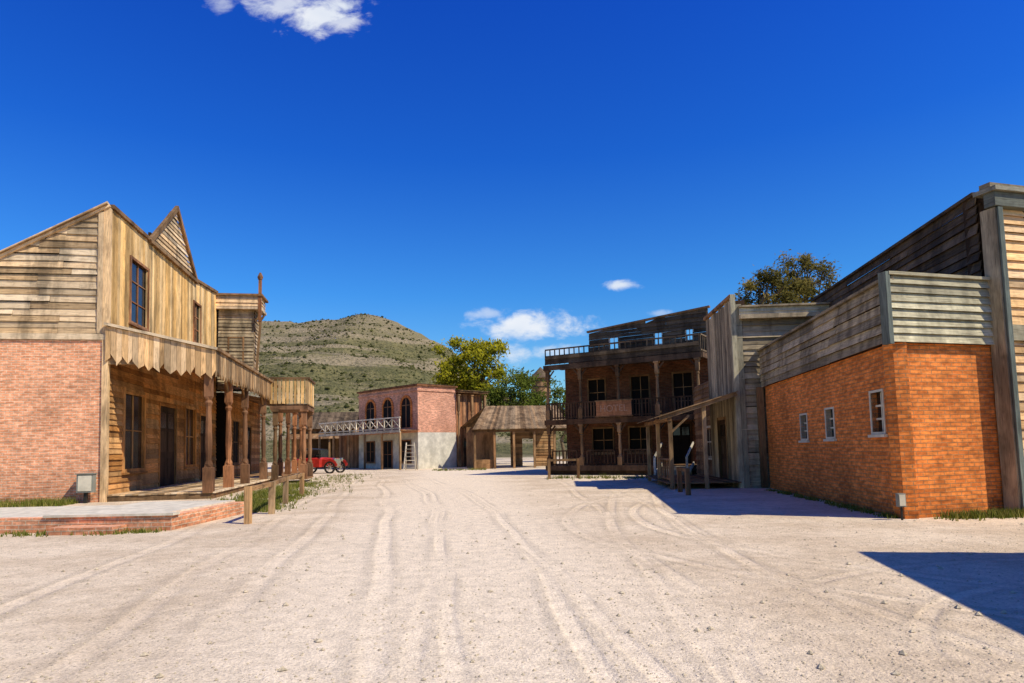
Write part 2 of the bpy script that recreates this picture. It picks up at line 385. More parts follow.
for u in (15.5,18.5,21.5,24.8): B.turned('porch',u,3.3,.2,4.2,'wood_rust',.15)
B.boards('porch',(14,3.5,4.3),(25,3.5,4.3),(25,.4,4.95),(14,.4,4.95),36,'wood_brown'); B.box('porch',14.9,25,3.2,3.36,4.1,4.28,'wood_brown')
B.turned('porch',11.15,3.7,.2,3.7,'wood_brown',.14)
B.boards('roof',(16.4,.6,4.97),(25,.6,4.97),(25,-6.1,5.3),(16.4,-6.1,5.3),30,'wood_brown')
B.done()

# ------------------------------------------------------------ G: brick building right
G=Bld('brick_wood_warehouse',(7.45,13.22),83.5)
ops=[(.62,1.22,1.68,2.5),(3.5,4.05,1.62,2.3),(5.6,6.15,1.6,2.25)]
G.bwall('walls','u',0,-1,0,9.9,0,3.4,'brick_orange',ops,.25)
G.box('walls',1.2,9.8,.27,2.4,0,3.7,'interior_dark')
for w in ops: G.window('u',0,-1,*w,'paint_cream',2,3,.05,depth=.1,proud=.02,sill=True)
G.hsid('parapet','u',-.06,-1,-.1,10.05,3.4,4.62,'wood_grey',.2,seg=(2.5,4.5),jit=.02)
G.box('parapet',0,10,-.05,.04,3.42,4.55,'wood_dark'); G.box('parapet',-.1,10.1,-.16,.06,4.63,4.69,'wood_grey')
G.box('roof',1.2,9.9,.05,2.3,3.75,3.85,'wood_dark')
G.post('walls',10.0,-.16,0,3.4,'wood_brown',.2)
G.frame((7.45,13.22),16)
G.box('walls',.01,2.6,-.27,0.0,0,3.4,'brick_orange',.5)
G.hsid('parapet','u',.05,1,-.12,2.45,3.4,4.72,'wood_greygreen',.165,seg=(5,6),jit=.01)
G.box('parapet',0,2.45,-.1,.045,3.42,4.65,'wood_dark')
G.box('parapet',-.12,2.45,-.02,.15,4.73,4.79,'wood_greygreen'); G.box('parapet',-.2,-.1,-.05,.14,3.36,4.78,'trim_teal')
G.done()

# ------------------------------------------------------------ H: tall store on the far right
H=Bld('tall_false_front_store',(9.85,13.91),16)
H.box('walls',.15,7,-.5,.2,0,6.6,'wood_dark')
H.hsid('walls','u',.22,1,.14,7,0,3.45,'siding_sand',.19); H.hsid('walls','u',.22,1,.14,7,3.8,6.2,'siding_sand',.19)
H.box('trim',.14,7,.2,.34,3.46,3.78,'wood_greygreen'); H.box('trim',-.1,7,.18,.42,6.21,6.5,'trim_teal'); H.box('trim',-.16,7,.0,.5,6.51,6.6,'trim_teal'); H.box('trim',-.1,7,.1,.34,6.61,6.72,'wood_grey')
H.box('trim',-.06,.12,.04,.36,0,6.19,'wood_grey'); H.box('trim',-.02,.1,.37,.41,0,6.19,'trim_teal')
H.window('u',.22,1,2,3.4,1,2.8,'wood_rust'); 
H.frame((9.85,13.91),83.5)
H.box('walls',.1,10.5,.06,6,0,6.45,'wood_dark')
H.hsid('walls','u',0.02,-1,.1,10.6,3.4,6.6,'wood_darkgrey',.2,jit=.02)
H.box('trim',.1,10.7,-.08,.1,6.61,6.68,'wood_darkgrey')
H.done()

# ------------------------------------------------------------ F: weathered false front
F=Bld('weathered_false_front_building',(7.72,23.36),86)
F.box('walls',.06,4.3,.06,7,0,5.6,'wood_dark'); F.box('walls',4.3,9,.3,7,0,4.0,'wood_dark')
F.vsid('walls','u',0,-1,0,4.2,0,6.5,'wood_grey',.2,jt=.05,ops=[(1.6,2.8,.2,2.4)])
F.door('u',0,-1,1.6,2.8,.2,2.4,'wood_brown','wood_dark')
F.hsid('walls','v',0,-1,0,7,0,5.75,'wood_grey',.2,jit=.028)
F.box('walls',.0,.1,.05,.4,5.6,6.45,'wood_dark')
F.box('cornice',-.3,.3,.16,6,5.76,5.9,'wood_grey'); F.hsid('cornice','v',-.16,-1,.15,6,5.9,6.15,'wood_greygreen',.12); F.box('cornice',-.3,.5,.14,6,6.16,6.22,'wood_grey')
F.box('trim',-.09,.06,-.10,.06,0,6.65,'wood_greygreen'); F.box('trim',-.08,-.03,.065,.25,0,6.3,'wood_greygreen')
F.box('trim',-.05,4.3,-.12,.02,6.55,6.66,'wood_brown')
F.hsid('walls','u',.3,-1,4.3,9,0,4.2,'wood_brown',.2,ops=[(5.5,6.6,1,2.2)]); F.window('u',.3,-1,5.5,6.6,1,2.2,'wood_white')
F.boards('porch',(-.4,-2.75,2.45),(6,-2.75,2.45),(6,-.05,3.25),(-.4,-.05,3.25),26,'shingle')
F.boards('porch',(-.2,-2.5,.18),(-.2,-.05,.18),(6,-.05,.18),(6,-2.5,.18),12,'wood_brown',.04)
for u in (-.2,2.8,5.8): F.post('porch',u,-2.35,0,2.5,'porch_trim',.13)
F.post('porch',-.2,-1.2,0,2.8,'porch_trim',.12)
F.box('porch',-.3,6,-2.45,-2.3,2.32,2.46,'wood_brown'); F.beam('porch',(-.3,-2.7,2.4),(-.3,-.1,3.18),.08,.12,'porch_trim')
F.beam('porch',(-.2,-2.35,1.9),(-.2,-1.7,2.5),.07,.07,'wood_brown')
F.rail('porch',(-.2,-2.35),(2.8,-2.35),.25,1.0,'wood_brown',.5)
F.done()

# ------------------------------------------------------------ E: hotel
E=Bld('wooden_hotel',(9.2,33.5),148.3)
E.bwall('walls','u',2.2,-1,0,8.5,.5,3.0,'brick_dark',[(1.2,2.2,.5,2.6),(3.4,4.6,1.2,2.5),(5.6,6.8,1.2,2.5)])
E.bwall('walls','u',2.2,-1,0,8.5,3.0,6.1,'brick_dark',[(1.0,2.0,3.1,5.3),(3.4,4.4,3.1,5.3),(6.0,7.0,3.1,5.3)])
E.box('walls',0,8.4,2.5,9,0,6.6,'wood_dark')
E.door('u',2.2,-1,1.2,2.2,.5,2.6,'wood_dark','interior_dark')
for q in ((3.4,4.6,1.2,2.5),(5.6,6.8,1.2,2.5)): E.window('u',2.2,-1,*q,'wood_brown',depth=.1,proud=.03,glass='interior_dark')
for q in ((1.0,2.0,3.1,5.3),(3.4,4.4,3.1,5.3),(6.0,7.0,3.1,5.3)): E.window('u',2.2,-1,*q,'wood_brown',2,3,depth=.1,proud=.03,glass='interior_dark')
pw=[(5.1,5.6,6.95,7.6),(2.55,2.95,7.0,7.6),(.85,1.2,7.05,7.6)]
E.hsid('parapet','u',2.25,-1,0,6.9,6.0,8.7,'wood_darkgrey',.2,ops=pw,top=lambda u:8.65-.085*u)
E.beam('parapet',(-.1,2.24,8.7),(7.0,2.24,8.1),.2,.1,'wood_brown')
for w in pw: E.window('u',2.25,-1,*w,'wood_white',2,2,.05,glass=None,sill=False)
E.hsid('walls','v',0,-1,2.5,9,0,7.4,'wood_darkgrey',.2)
for (z,e) in ((.45,0),(2.95,0),(6.0,0)):
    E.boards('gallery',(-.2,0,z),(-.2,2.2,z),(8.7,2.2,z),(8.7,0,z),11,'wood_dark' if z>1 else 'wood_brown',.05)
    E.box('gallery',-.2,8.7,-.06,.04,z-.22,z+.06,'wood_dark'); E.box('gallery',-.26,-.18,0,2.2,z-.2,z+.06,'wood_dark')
E.box('gallery',0,8.6,.1,2.2,0,.4,'wood_dark')
for u in (.05,2.15,4.3,6.5,8.5):
    E.turned('gallery',u,.08,.5,2.75,'wood_brown',.11); E.turned('gallery',u,.08,3.0,5.8,'wood_brown',.11)
    for z in (2.7,5.75):
        for sgn in (-1,1):
            if 0<=u+sgn*.4<=8.6: E.beam('gallery',(u,.08,z-.45),(u+sgn*.4,.08,z),.05,.07,'wood_dark')
E.rail('gallery',(-.1,.05),(8.6,.05),3.03,3.9,'wood_dark',.17,.07); E.rail('gallery',(-.15,.05),(-.15,2.2),3.03,3.9,'wood_dark',.2)
E.rail('gallery',(-.1,.05),(8.6,.05),6.1,6.95,'wood_darkgrey',.3,.05); E.rail('gallery',(-.15,.05),(-.15,2.2),6.1,6.95,'wood_darkgrey',.3)
E.hsid('gallery','u',.02,-1,-.1,8.6,6.1,6.6,'wood_darkgrey',.3)
for (a,b) in ((2.6,4.1),(4.6,6.2),(6.8,8.3)): E.rail('gallery',(a,.05),(b,.05),.5,1.3,'wood_dark',.2)
for i in range(3): E.box('stairs',.5,1.9,-1.1+i*.35,-.75+i*.35,0,.15*(i+1),'wood_grey')
for u in (.4,2.0):
    E.beam('stairs',(u,-1.2,.9),(u,.0,1.6),.06,.1,'wood_white'); E.post('stairs',u,-1.15,0,.95,'wood_white',.09); E.beam('stairs',(u,-1.2,.1),(u,.0,.6),.06,.16,'wood_white')
E.box('sign',3.5,5.5,-.15,-.10,3.1,3.87,'wood_rust',.9); E.box('sign',3.44,5.56,-.17,-.09,3.875,3.93,'wood_brown'); E.box('sign',3.44,5.56,-.17,-.09,3.04,3.095,'wood_brown')
cu=bpy.data.curves.new('sign_text','FONT'); cu.body='HOTEL'; cu.size=.5; cu.extrude=.004; cu.align_x='CENTER'; cu.align_y='CENTER'; cu.materials.append(MATS['paint_faded'])
to=bpy.data.objects.new('sign_text',cu); scene.collection.objects.link(to); to.parent=E.e
c=E.P(4.5,-.157,3.47)-E.base; X=-E.du; Y=Vector((0,0,1)); Z=X.cross(Y)
to.matrix_local=Matrix(((X.x,Y.x,Z.x,c.x),(X.y,Y.y,Z.y,c.y),(X.z,Y.z,Z.z,c.z),(0,0,0,1)))
E.done()

# ------------------------------------------------------------ C: brick building with arched windows
C=Bld('arched_window_brick_building',(-7.7,55.5),134)
C.box('walls',0,9,0,4,0,2.95,'plaster_white'); C.box('walls',0,9,0,4.0,2.95,6.75,'brick_rose')
C.box('cornice',-.15,9.15,-.15,4.1,6.76,6.9,'wood_rust'); C.box('cornice',-.08,9.08,-.08,4.05,6.35,6.5,'brick_rose')
def arch(b,ax,fx,sg,ac,w,z0,z1,fm,gm):
    mb=b.part('windows'); r=w/2; zc=z1-r; n=12
    pts=[(ac-r,z0),(ac+r,z0)]+[(ac+r*math.cos(math.pi*i/n),zc+r*math.sin(math.pi*i/n)) for i in range(n+1)]
    mb.face([b.Q(ax,fx,sg,a,.012,z) for a,z in pts],gm)
    ro=r+.2
    for i in range(n):
        t0,t1=math.pi*i/n,math.pi*(i+1)/n; q=[]
        for d in (0,.08):
            q+=[b.Q(ax,fx,sg,ac+r*math.cos(t0),d,zc+r*math.sin(t0)),b.Q(ax,fx,sg,ac+ro*math.cos(t0),d,zc+ro*math.sin(t0)),b.Q(ax,fx,sg,ac+ro*math.cos(t1),d,zc+ro*math.sin(t1)),b.Q(ax,fx,sg,ac+r*math.cos(t1),d,zc+r*math.sin(t1))]
        mb.hexa(q,fm)
    for s_ in (-1,1): b.abox('windows',ax,fx,sg,ac+s_*r,ac+s_*ro,0,.078,z0,zc,fm)
    b.abox('windows',ax,fx,sg,ac-.03,ac+.03,.014,.05,z0,z1,'wood_rust'); b.abox('windows',ax,fx,sg,ac-r,ac+r,.014,.045,zc-.04,zc+.04,'wood_rust')
for u in (1.6,4.3,7.0): arch(C,'u',0,-1,u,1.3,3.4,5.9,'brick_orange','interior_dark')
for u in (1.6,4.3,7.0): C.window('u',0,-1,u-.6,u+.6,.6 if u!=4.3 else .1,2.3,'wood_rust',depth=-.05,glass='interior_dark')
C.boards('balcony',(-.1,-1.8,3.1),(-.1,0,3.1),(13,0,3.1),(13,-1.8,3.1),8,'wood_rust',.06)
C.box('balcony',-.1,13,-1.86,-1.78,2.95,3.15,'wood_white')
x=0
C.beam('balcony',(-.1,-1.8,4.15),(13,-1.8,4.15),.08,.1,'wood_white'); C.beam('balcony',(-.1,-1.8,3.3),(13,-1.8,3.3),.07,.08,'wood_white')
while x<12.5:
    C.post('balcony',x,-1.8,3.15,4.15,'wood_white',.08); C.beam('balcony',(x,-1.8,3.33),(x+1.08,-1.8,4.1),.05,.06,'wood_white'); C.beam('balcony',(x,-1.76,4.1),(x+1.08,-1.76,3.33),.05,.06,'wood_white'); x+=1.08
for u in (0,2.6,5.2,7.8,10.4,13): C.post('balcony',u,-1.75,0,3.0,'porch_trim',.14)
C.box('annex',9,13,0.3,4,0,3.1,'wood_rust')
C.vsid('annex','u',.3,-1,9,13,0,3.1,'wood_rust',.2)
C.box('annex',.3,6,4,7.1,0,6.3,'wood_dark'); C.vsid('annex','v',.3,-1,4.02,7.2,0,6.3,'wood_rust',.2,ops=[(5,6.1,0,2.4)])
C.door('v',.3,-1,5,6.1,0,2.4,'wood_brown','wood_dark')
for v in (4.1,5.6,7.1): C.turned('annex',-.2,v,0,6.2,'wood_brown',.12)
C.box('annex',-.4,6,3.95,7.4,6.35,6.5,'wood_brown'); C.boards('roof',(-.5,3.9,6.52),(-.5,7.5,6.52),(6,7.5,7.1),(6,3.9,7.1),14,'shingle')
C.box('roof',.3,8.7,.3,3.7,6.91,7.0,'wood_dark')
C.done()
# step ladder
L=MB(); lp=Vector((-7.9,52.6,0))
for sx in (-.3,.3):
    L.beam(lp+Vector((sx*1.5,-.45,0)),lp+Vector((sx,0,2.1)),.07,.05,'wood_white'); L.beam(lp+Vector((sx*1.5,.6,0)),lp+Vector((sx,.04,2.05)),.07,.05,'wood_white')
for i in range(7):
    f=(i+.6)/7.3; L.beam(lp+Vector((-.42+.12*f,-.45*(1-f),2.1*f)),lp+Vector((.42-.12*f,-.45*(1-f),2.1*f)),.1,.04,'wood_white')
L.obj('step_ladder',None,Vector((lp.x,lp.y,0)))

# ------------------------------------------------------------ D: low shed with shingle roof
D=Bld('open_porch_shed',(-2.9,51.5),12)
D.boards('roof',(-.2,.4,2.95),(7.6,.4,2.95),(7.6,-4.2,4.95),(1.6,-4.2,4.95),36,'shingle',.05)
D.boards('roof',(1.6,-4.2,4.95),(7.6,-4.2,4.95),(7.6,-8,3.2),(-.2,-8,3.2),30,'shingle',.05)
D.box('porch',-.2,7.6,.1,.22,2.75,2.93,'wood_brown')
for u in (0,1.5,3.0,4.6,6.2,7.5): D.post('porch',u,.1,0,2.85,'wood_brown',.16)
D.box('walls',0,2.4,-4.3,-4.1,0,3.3,'wood_brown'); D.hsid('walls','u',-4.1,1,3.6,7.4,0,4.6,'wood_brown',.22,ops=[(4.6,5.6,0,2.2)])
D.box('walls',5.6,7.5,-4.4,-4.15,0,4.5,'interior_dark')
D.box('porch',-.1,1.4,-.3,-.05,0,.7,'wood_brown')
D.done()

# ------------------------------------------------------------ barn far behind on the left
K=Bld('old_wooden_barn',(-22,68),6)
K.box('walls',.1,6,-6,-.1,0,3.9,'wood_dark'); K.vsid('walls','u',0,1,0,6,0,4,'wood_brown',.25,ops=[(1.8,3.6,0,2.8)]); K.vsid('walls','v',6,1,-6,0,0,4,'wood_brown',.25)
K.boards('roof',(-.3,.5,3.8),(6.3,.5,3.8),(6.3,-3,5.6),(-.3,-3,5.6),24,'wood_darkgrey',.05); K.boards('roof',(-.3,-3,5.6),(6.3,-3,5.6),(6.3,-6.4,3.8),(-.3,-6.4,3.8),24,'wood_darkgrey',.05)
for u in (.1,2,4,5.9): K.post('porch',u,2,0,2.8,'wood_brown',.15)
K.boards('porch',(-.2,2.2,2.8),(6.2,2.2,2.8),(6.2,0,3.4),(-.2,0,3.4),20,'wood_brown')
K.done()

# neighbouring store just outside the frame on the right
N=Bld('corner_store_building',(7.95,7.5),-10)
N.box('walls',.06,7,.06,4.0,0,3.9,'wood_dark'); N.hsid('walls','u',0,-1,0,7,0,4,'siding_tan',.2); N.hsid('walls','v',0,-1,0,4,0,4,'siding_tan',.2,ops=[(1.2,2.4,1,2.6)])
N.window('v',0,-1,1.2,2.4,1,2.6,'wood_brown'); N.boards('roof',(-.15,-.15,4.0),(7.1,-.15,4.0),(7.1,4.15,4.1),(-.15,4.15,4.1),30,'wood_brown')
N.box('trim',-.09,.06,-.09,.06,0,3.99,'wood_brown')
N.done()

# ------------------------------------------------------------ terrace & slab
T=Bld('brick_terrace',(-6.9,13.9),179)
T.box('edge',0,16,0,.25,0,.3,'brick_pink'); T.box('edge',2.6,16,.25,3.6,0,.27,'concrete'); T.box('edge',0,.25,.25,3.6,0,.3,'brick_pink')
T.box('slab',.25,2.6,.25,3.6,0,.34,'concrete'); T.box('slab',-.05,2.6,-.04,.24,.303,.35,'concrete')
T.box('step',.9,2.2,-.5,-.02,0,.14,'brick_pink')
T.done()
ub=Bld('utility_box',(-14.05,22.6),10)
ub.box('cabinet',-.25,.25,-.12,.12,.35,.95,'box_grey'); ub.box('cabinet',-.28,.28,-.14,.16,.952,.98,'box_grey'); ub.box('door',-.2,.2,.121,.14,.4,.9,'paint_cream'); ub.box('leg',-.05,.05,-.05,.05,0,.35,'iron')
ub.done()
ub=Bld('utility_box',(7.3,13.05),0)
ub.box('cabinet',-.07,.07,-.05,.05,.25,.5,'box_grey'); ub.box('door',-.055,.055,.051,.058,.27,.48,'paint_cream'); ub.box('leg',-.015,.015,-.015,.015,0,.25,'iron')
ub.done()

def hitch(name,pts,h,mat='wood_brown'):
    m=MB()
    for p in pts:
        q=Vector((p[0],p[1],0)); m.beam(q,q+Vector((U(-.02,.02),U(-.02,.02),h)),.13,.13,mat)
    for a,b in zip(pts,pts[1:]): m.beam(Vector((a[0],a[1],h-.06)),Vector((b[0],b[1],h-.06)),.09,.1,mat)
    m.obj(name,None)
hitch('hitching_rail',[(-5.75,14.9),(-6.05,17.2),(-6.8,20.5),(-7.4,24.0)],.8,'porch_trim')
hitch('hitching_rail',[(1.7,33),(3.1,33.1)],.95)
hitch('hitching_rail',[(5.2,20.6),(5.3,22.0)],.8)

# vintage car
V=MB(); vo=Vector((-13.9,49.5,0)); va=math.radians(-15); fx=Vector((math.cos(va),math.sin(va),0)); fy=Vector((-math.sin(va),math.cos(va),0))
vp=lambda x,y,z: vo+fx*x+fy*y+Vector((0,0,z))
def sec(x,w,z0,z1,ch=.08): return [vp(x,-w,z0),vp(x,w,z0),vp(x,w,z1-ch),vp(x,w-ch,z1),vp(x,-w+ch,z1),vp(x,-w,z1-ch)]
V.loft([sec(-1.75,.6,.5,.95),sec(-1.5,.66,.45,1.1),sec(-.2,.68,.45,1.12),sec(.25,.62,.45,1.15),sec(.35,.42,.48,1.12,.12),sec(1.35,.34,.5,1.06,.14)],'paint_red')
V.loft([sec(1.36,.34,.48,1.04,.1),sec(1.42,.34,.48,1.04,.1)],'chrome')
V.loft([sec(-1.5,.62,1.62,1.7,.05),sec(-.9,.66,1.68,1.8,.05),sec(.2,.62,1.64,1.72,.05)],'iron')
for sy in (-1,1):
    for px_ in (-1.4,-.5,.25): V.beam(vp(px_,sy*.6,1.05),vp(px_,sy*.6,1.68),.05,.05,'iron')
    V.tube(vp(1.3,sy*.5,.95),vp(1.45,sy*.5,.95),.12,.14,'chrome',12)
    V.beam(vp(-.7,sy*.78,.38),vp(.8,sy*.78,.38),.25,.04,'iron')
    for wx in (-1.15,1.15):
        c=vp(wx,sy*.74,.42); n=18; ax=fy
        ring=[c+(Vector((0,0,1))*math.sin(i*2*math.pi/n)+fx*math.cos(i*2*math.pi/n))*.38 for i in range(n)]
        for i in range(n): V.beam(ring[i],ring[(i+1)%n],.11,.1,'iron',ax)
        for i in range(0,n,2): V.beam(c,ring[i],.03,.03,'paint_cream',ax)
        V.tube(c-ax*.09,c+ax*.09,.08,.08,'chrome')
        for k in range(7):
            a0,a1=math.radians(10+k*23),math.radians(10+(k+1)*23)
            V.beam(c+Vector((0,0,1))*math.sin(a0)*.5+fx*math.cos(a0)*.52,c+Vector((0,0,1))*math.sin(a1)*.5+fx*math.cos(a1)*.52,.24,.03,'paint_red',fy)
V.beam(vp(.3,-.55,1.4),vp(.3,.55,1.4),.03,.5,'glass_dark')
for xx in (-1.0,-.1): V.loft([sec(xx-.2,.5,1.0,1.25,.05),sec(xx+.02,.5,1.0,1.4 if xx<0 else 1.3,.05)],'iron')
V.obj('vintage_car',None,vo)

# water tower
wt=MB(); c=Vector((3.9,92,0))
for a in range(4):
    d=Vector((math.cos(a*math.pi/2+.7),math.sin(a*math.pi/2+.7),0)); wt.beam(c+d*1.5,c+d*1.1+Vector((0,0,8.3)),.2,.2,'wood_brown')
wt.tube(c+Vector((0,0,8.3)),c+Vector((0,0,10.8)),1.35,1.25,'wood_brown',16); wt.tube(c+Vector((0,0,10.8)),c+Vector((0,0,12.4)),1.6,.05,'wood_darkgrey',16)
for z in (8.8,9.6,10.4): wt.tube(c+Vector((0,0,z)),c+Vector((0,0,z+.08)),1.38,1.38,'iron',16)
wt.obj('water_tower',None,c)

# ------------------------------------------------------------ foliage
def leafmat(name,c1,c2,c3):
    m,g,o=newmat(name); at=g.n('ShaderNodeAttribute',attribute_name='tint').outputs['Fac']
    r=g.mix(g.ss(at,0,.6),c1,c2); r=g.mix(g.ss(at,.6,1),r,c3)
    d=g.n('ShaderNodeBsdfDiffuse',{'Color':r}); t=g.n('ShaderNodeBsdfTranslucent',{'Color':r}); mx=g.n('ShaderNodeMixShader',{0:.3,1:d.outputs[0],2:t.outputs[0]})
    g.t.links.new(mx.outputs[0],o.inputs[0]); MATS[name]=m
leafmat('leaf_bright',(.11,.12,.010),(.30,.27,.016),(.46,.38,.025))
leafmat('leaf_dark',(.045,.065,.010),(.10,.125,.018),(.18,.19,.025))
leafmat('leaf_olive',(.07,.065,.016),(.16,.13,.03),(.32,.22,.05))
leafmat('grass',(.09,.12,.015),(.18,.19,.03),(.36,.31,.09))
leafmat('leaf_scrub',(.06,.065,.02),(.095,.095,.028),(.14,.125,.04))
plain('bark',(.16,.12,.08),.9,.4,6)
def tree(name,base,h,rx,rz,cz,mat,clumps=70,leaves=110,ls=.22,cr=.9,seed=0):
    rnd=random.Random(seed+int(h*10))
    b=Vector((base[0],base[1],0)); e=bpy.data.objects.new(name,None); scene.collection.objects.link(e); e.location=b
    tr=MB(); lf=MB(); cen=[]
    pts=[b+Vector((rnd.uniform(-.15,.15)*i,rnd.uniform(-.15,.15)*i,(cz)*i/5)) for i in range(6)]
    for i in range(5): tr.tube(pts[i],pts[i+1],.32*(1-.13*i)*h/12,.32*(1-.13*(i+1))*h/12,'bark',8,.5,False)
    for k in range(clumps):
        while True:
            d=Vector((rnd.uniform(-1,1),rnd.uniform(-1,1),rnd.uniform(-1,1)))
            if .25<d.length<1: break
        q=d.length**.6; d=d.normalized()*q
        w=1+.5*noise.noise(d*2.4+Vector((h,base[0],0)))
        cen.append(Vector((b.x+d.x*rx*w,b.y+d.y*rx*w,cz+d.z*rz*w)))
    for i,cc in enumerate(cen):
        if i%3==0:
            j=rnd.choice(pts[3:]); mid=j.lerp(cc,.5)+Vector((0,0,-.2)); tr.tube(j,mid,.09*h/12,.06*h/12,'bark',5,.5,False); tr.tube(mid,cc,.06*h/12,.02,'bark',5,.5,False)
        R0=cr*rnd.uniform(.55,1.15); bt=rnd.uniform(-.22,.22)
        for l in range(leaves):
            g3=Vector((rnd.gauss(0,.45),rnd.gauss(0,.45),rnd.gauss(0,.36)))*R0
            p=cc+g3; a=Vector((rnd.uniform(-1,1),rnd.uniform(-1,1),rnd.uniform(-1,1))).normalized(); c2=a.orthogonal().normalized()
            s=ls*rnd.uniform(.6,1.3); w=s*.5
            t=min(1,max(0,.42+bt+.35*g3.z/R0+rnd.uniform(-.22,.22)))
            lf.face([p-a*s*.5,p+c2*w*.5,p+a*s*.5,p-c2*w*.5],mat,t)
    tr.obj('trunk',e,b,True); lf.obj('crown',e,b)
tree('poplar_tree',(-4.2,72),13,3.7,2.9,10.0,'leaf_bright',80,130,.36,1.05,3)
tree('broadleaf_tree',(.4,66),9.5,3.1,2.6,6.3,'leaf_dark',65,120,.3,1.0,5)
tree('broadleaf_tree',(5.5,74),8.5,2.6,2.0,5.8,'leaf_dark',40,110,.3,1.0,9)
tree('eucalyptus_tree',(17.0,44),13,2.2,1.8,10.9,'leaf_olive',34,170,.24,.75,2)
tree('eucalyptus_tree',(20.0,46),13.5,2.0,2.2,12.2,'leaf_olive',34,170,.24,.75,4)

# ------------------------------------------------------------ hill
m,g,o=newmat('hill'); ob=g.n('ShaderNodeTexCoord').outputs['Object']
geo=g.n('ShaderNodeSeparateXYZ',{0:ob})
n2=g.noise(ob,.2,6,.72); n3=g.noise(ob,.8,4,.75)
band=g.noise(g.map(ob,(.012,.012,.16)),1,4,.6,.6)
col=g.mix(g.ss(n2,.35,.65),(.25,.215,.10),(.14,.135,.06))
col=g.mix(g.ss(g.m('ADD',band,g.m('MULTIPLY',n3,.15)),.58,.66,0,.85),col,(.42,.33,.22))
col=g.mix(g.ss(n3,.5,.6,0,.75),col,(.075,.075,.035))
hz=g.ss(geo.outputs[2],44,62); col=g.mix(g.m('MULTIPLY',hz,g.ss(n2,.35,.6,.2,.8)),col,(.36,.285,.19))
finish(g,o,col,.95,g.m('ADD',n2,n3),.9,1.4,.05,(1,.98,.85)); MATS['hill']=m
prof=[(-.9,.14),(-.6,.17),(-.45,.19),(-.3865,.1985),(-.3123,.197),(-.265,.196),(-.24,.202),(-.222,.2095),(-.2084,.2105),(-.195,.206),(-.175,.194),(-.15,.184),(-.12,.168),(-.0904,.151),(-.05,.112),(0,.075),(.06,.045),(.15,.02),(.3,.0)]
def pf(s):
    if s<=prof[0][0]: return prof[0][1]
    for (a,b),(c,d) in zip(prof,prof[1:]):
        if a<=s<=c: return b+(d-b)*(s-a)/(c-a)
    return 0
def hh(x,y):
    s=x/340; H=pf(s)*340+1
    t=max(0,min(1,(y-120)/220)); k=t**1.15 if y<340 else max(0,1-((y-340)/260)**1.6)
    n=noise.fractal(Vector((x*.012,y*.012,3)),.9,2.1,5)
    z=H*k+n*8*math.sin(math.pi*min(1,t))*(1 if y<335 else .3)+ (noise.fractal(Vector((x*.05,y*.05,1)),.9,2,4))*1.8*min(1,t*3)
    st=7.5; q=z/st; fl=math.floor(q); fr=q-fl; z2=(fl+ (fr**2.6))*st
    return (z*.5+z2*.5)-(1.2 if k<=0 or t<=0.001 else 0)
xs=[-360+i*3.0 for i in range(165)]; ys=[118+j*3.0 for j in range(130)]
vs=[(x,y,hh(x,y)) for y in ys for x in xs]; nx=len(xs)
fs=[(j*nx+i,j*nx+i+1,(j+1)*nx+i+1,(j+1)*nx+i) for j in range(len(ys)-1) for i in range(nx-1)]
me=bpy.data.meshes.new('hill'); me.from_pydata(vs,[],fs); me.materials.append(MATS['hill']); me.polygons.foreach_set('use_smooth',[True]*len(fs))
scene.collection.objects.link(bpy.data.objects.new('hill',me))
sb=MB()
for i in range(11000):
    x=U(-190,60); y=U(140,345); z=hh(x,y)
    if noise.noise(Vector((x*.03,y*.03,0)))<-.2: continue
    r=U(.22,.5)*(1 if random.random()<.85 else 2); c=Vector((x,y,z+r*.3)); t=U(0,.8)
    P=[c+Vector((math.cos(a)*r*U(.7,1.2),math.sin(a)*r*U(.7,1.2),U(-.3,.1)*r)) for a in (0,1.26,2.51,3.77,5.03)]; tp=c+Vector((U(-.3,.3)*r,U(-.3,.3)*r,r*U(.6,1)))
    for k in range(5): sb.face([P[k],P[(k+1)%5],tp],'leaf_scrub',t)
sb.obj('hillside_shrubs')

# ------------------------------------------------------------ ground
m,g,o=newmat('ground'); ob=g.n('ShaderNodeTexCoord').outputs['Object']
sx=g.n('ShaderNodeSeparateXYZ',{0:ob}); wob=g.noise(ob,.13,1,.4); X=g.m('ADD',sx.outputs[0],g.m('MULTIPLY',g.m('SUBTRACT',wob,.5),.9)); Y=sx.outputs[1]
n1=g.noise(ob,.5,5,.62); n2=g.noise(ob,5,5,.7); n3=g.noise(ob,34,3,.75)
vn=g.n('ShaderNodeTexVoronoi',{'Vector':ob,'Scale':22.0}); vor=vn.outputs['Distance']; vcol=vn.outputs['Color']
lane=g.ss(g.m('ABSOLUTE',g.m('ADD',X,g.m('ADD',.1,g.m('MULTIPLY',Y,.085)))),3.4,1.0)
lane=g.m('MULTIPLY',lane,g.ss(n1,.25,.6,.45,1.0))
col=g.mix(g.ss(n1,.35,.65),(.78,.64,.49),(.62,.49,.36))
col=g.mix(g.m('MULTIPLY',lane,.65),col,(.88,.75,.60))
br=g.m('MULTIPLY',g.ss(n2,.28,.68,.84,1.1),g.ss(n3,.3,.62,.74,1.1))
def dist(a,b,c):
    cx=g.m('ADD',g.m('ADD',a,g.m('MULTIPLY',Y,b)),g.m('MULTIPLY',g.m('MULTIPLY',Y,Y),c))
    return g.m('ABSOLUTE',g.m('SUBTRACT',X,cx))
def circ(cx,cy,r,w):
    dx=g.m('SUBTRACT',X,cx); dy=g.m('SUBTRACT',Y,cy); return g.m('ABSOLUTE',g.m('SUBTRACT',g.m('SQRT',g.m('ADD',g.m('MULTIPLY',dx,dx),g.m('MULTIPLY',dy,dy))),r))
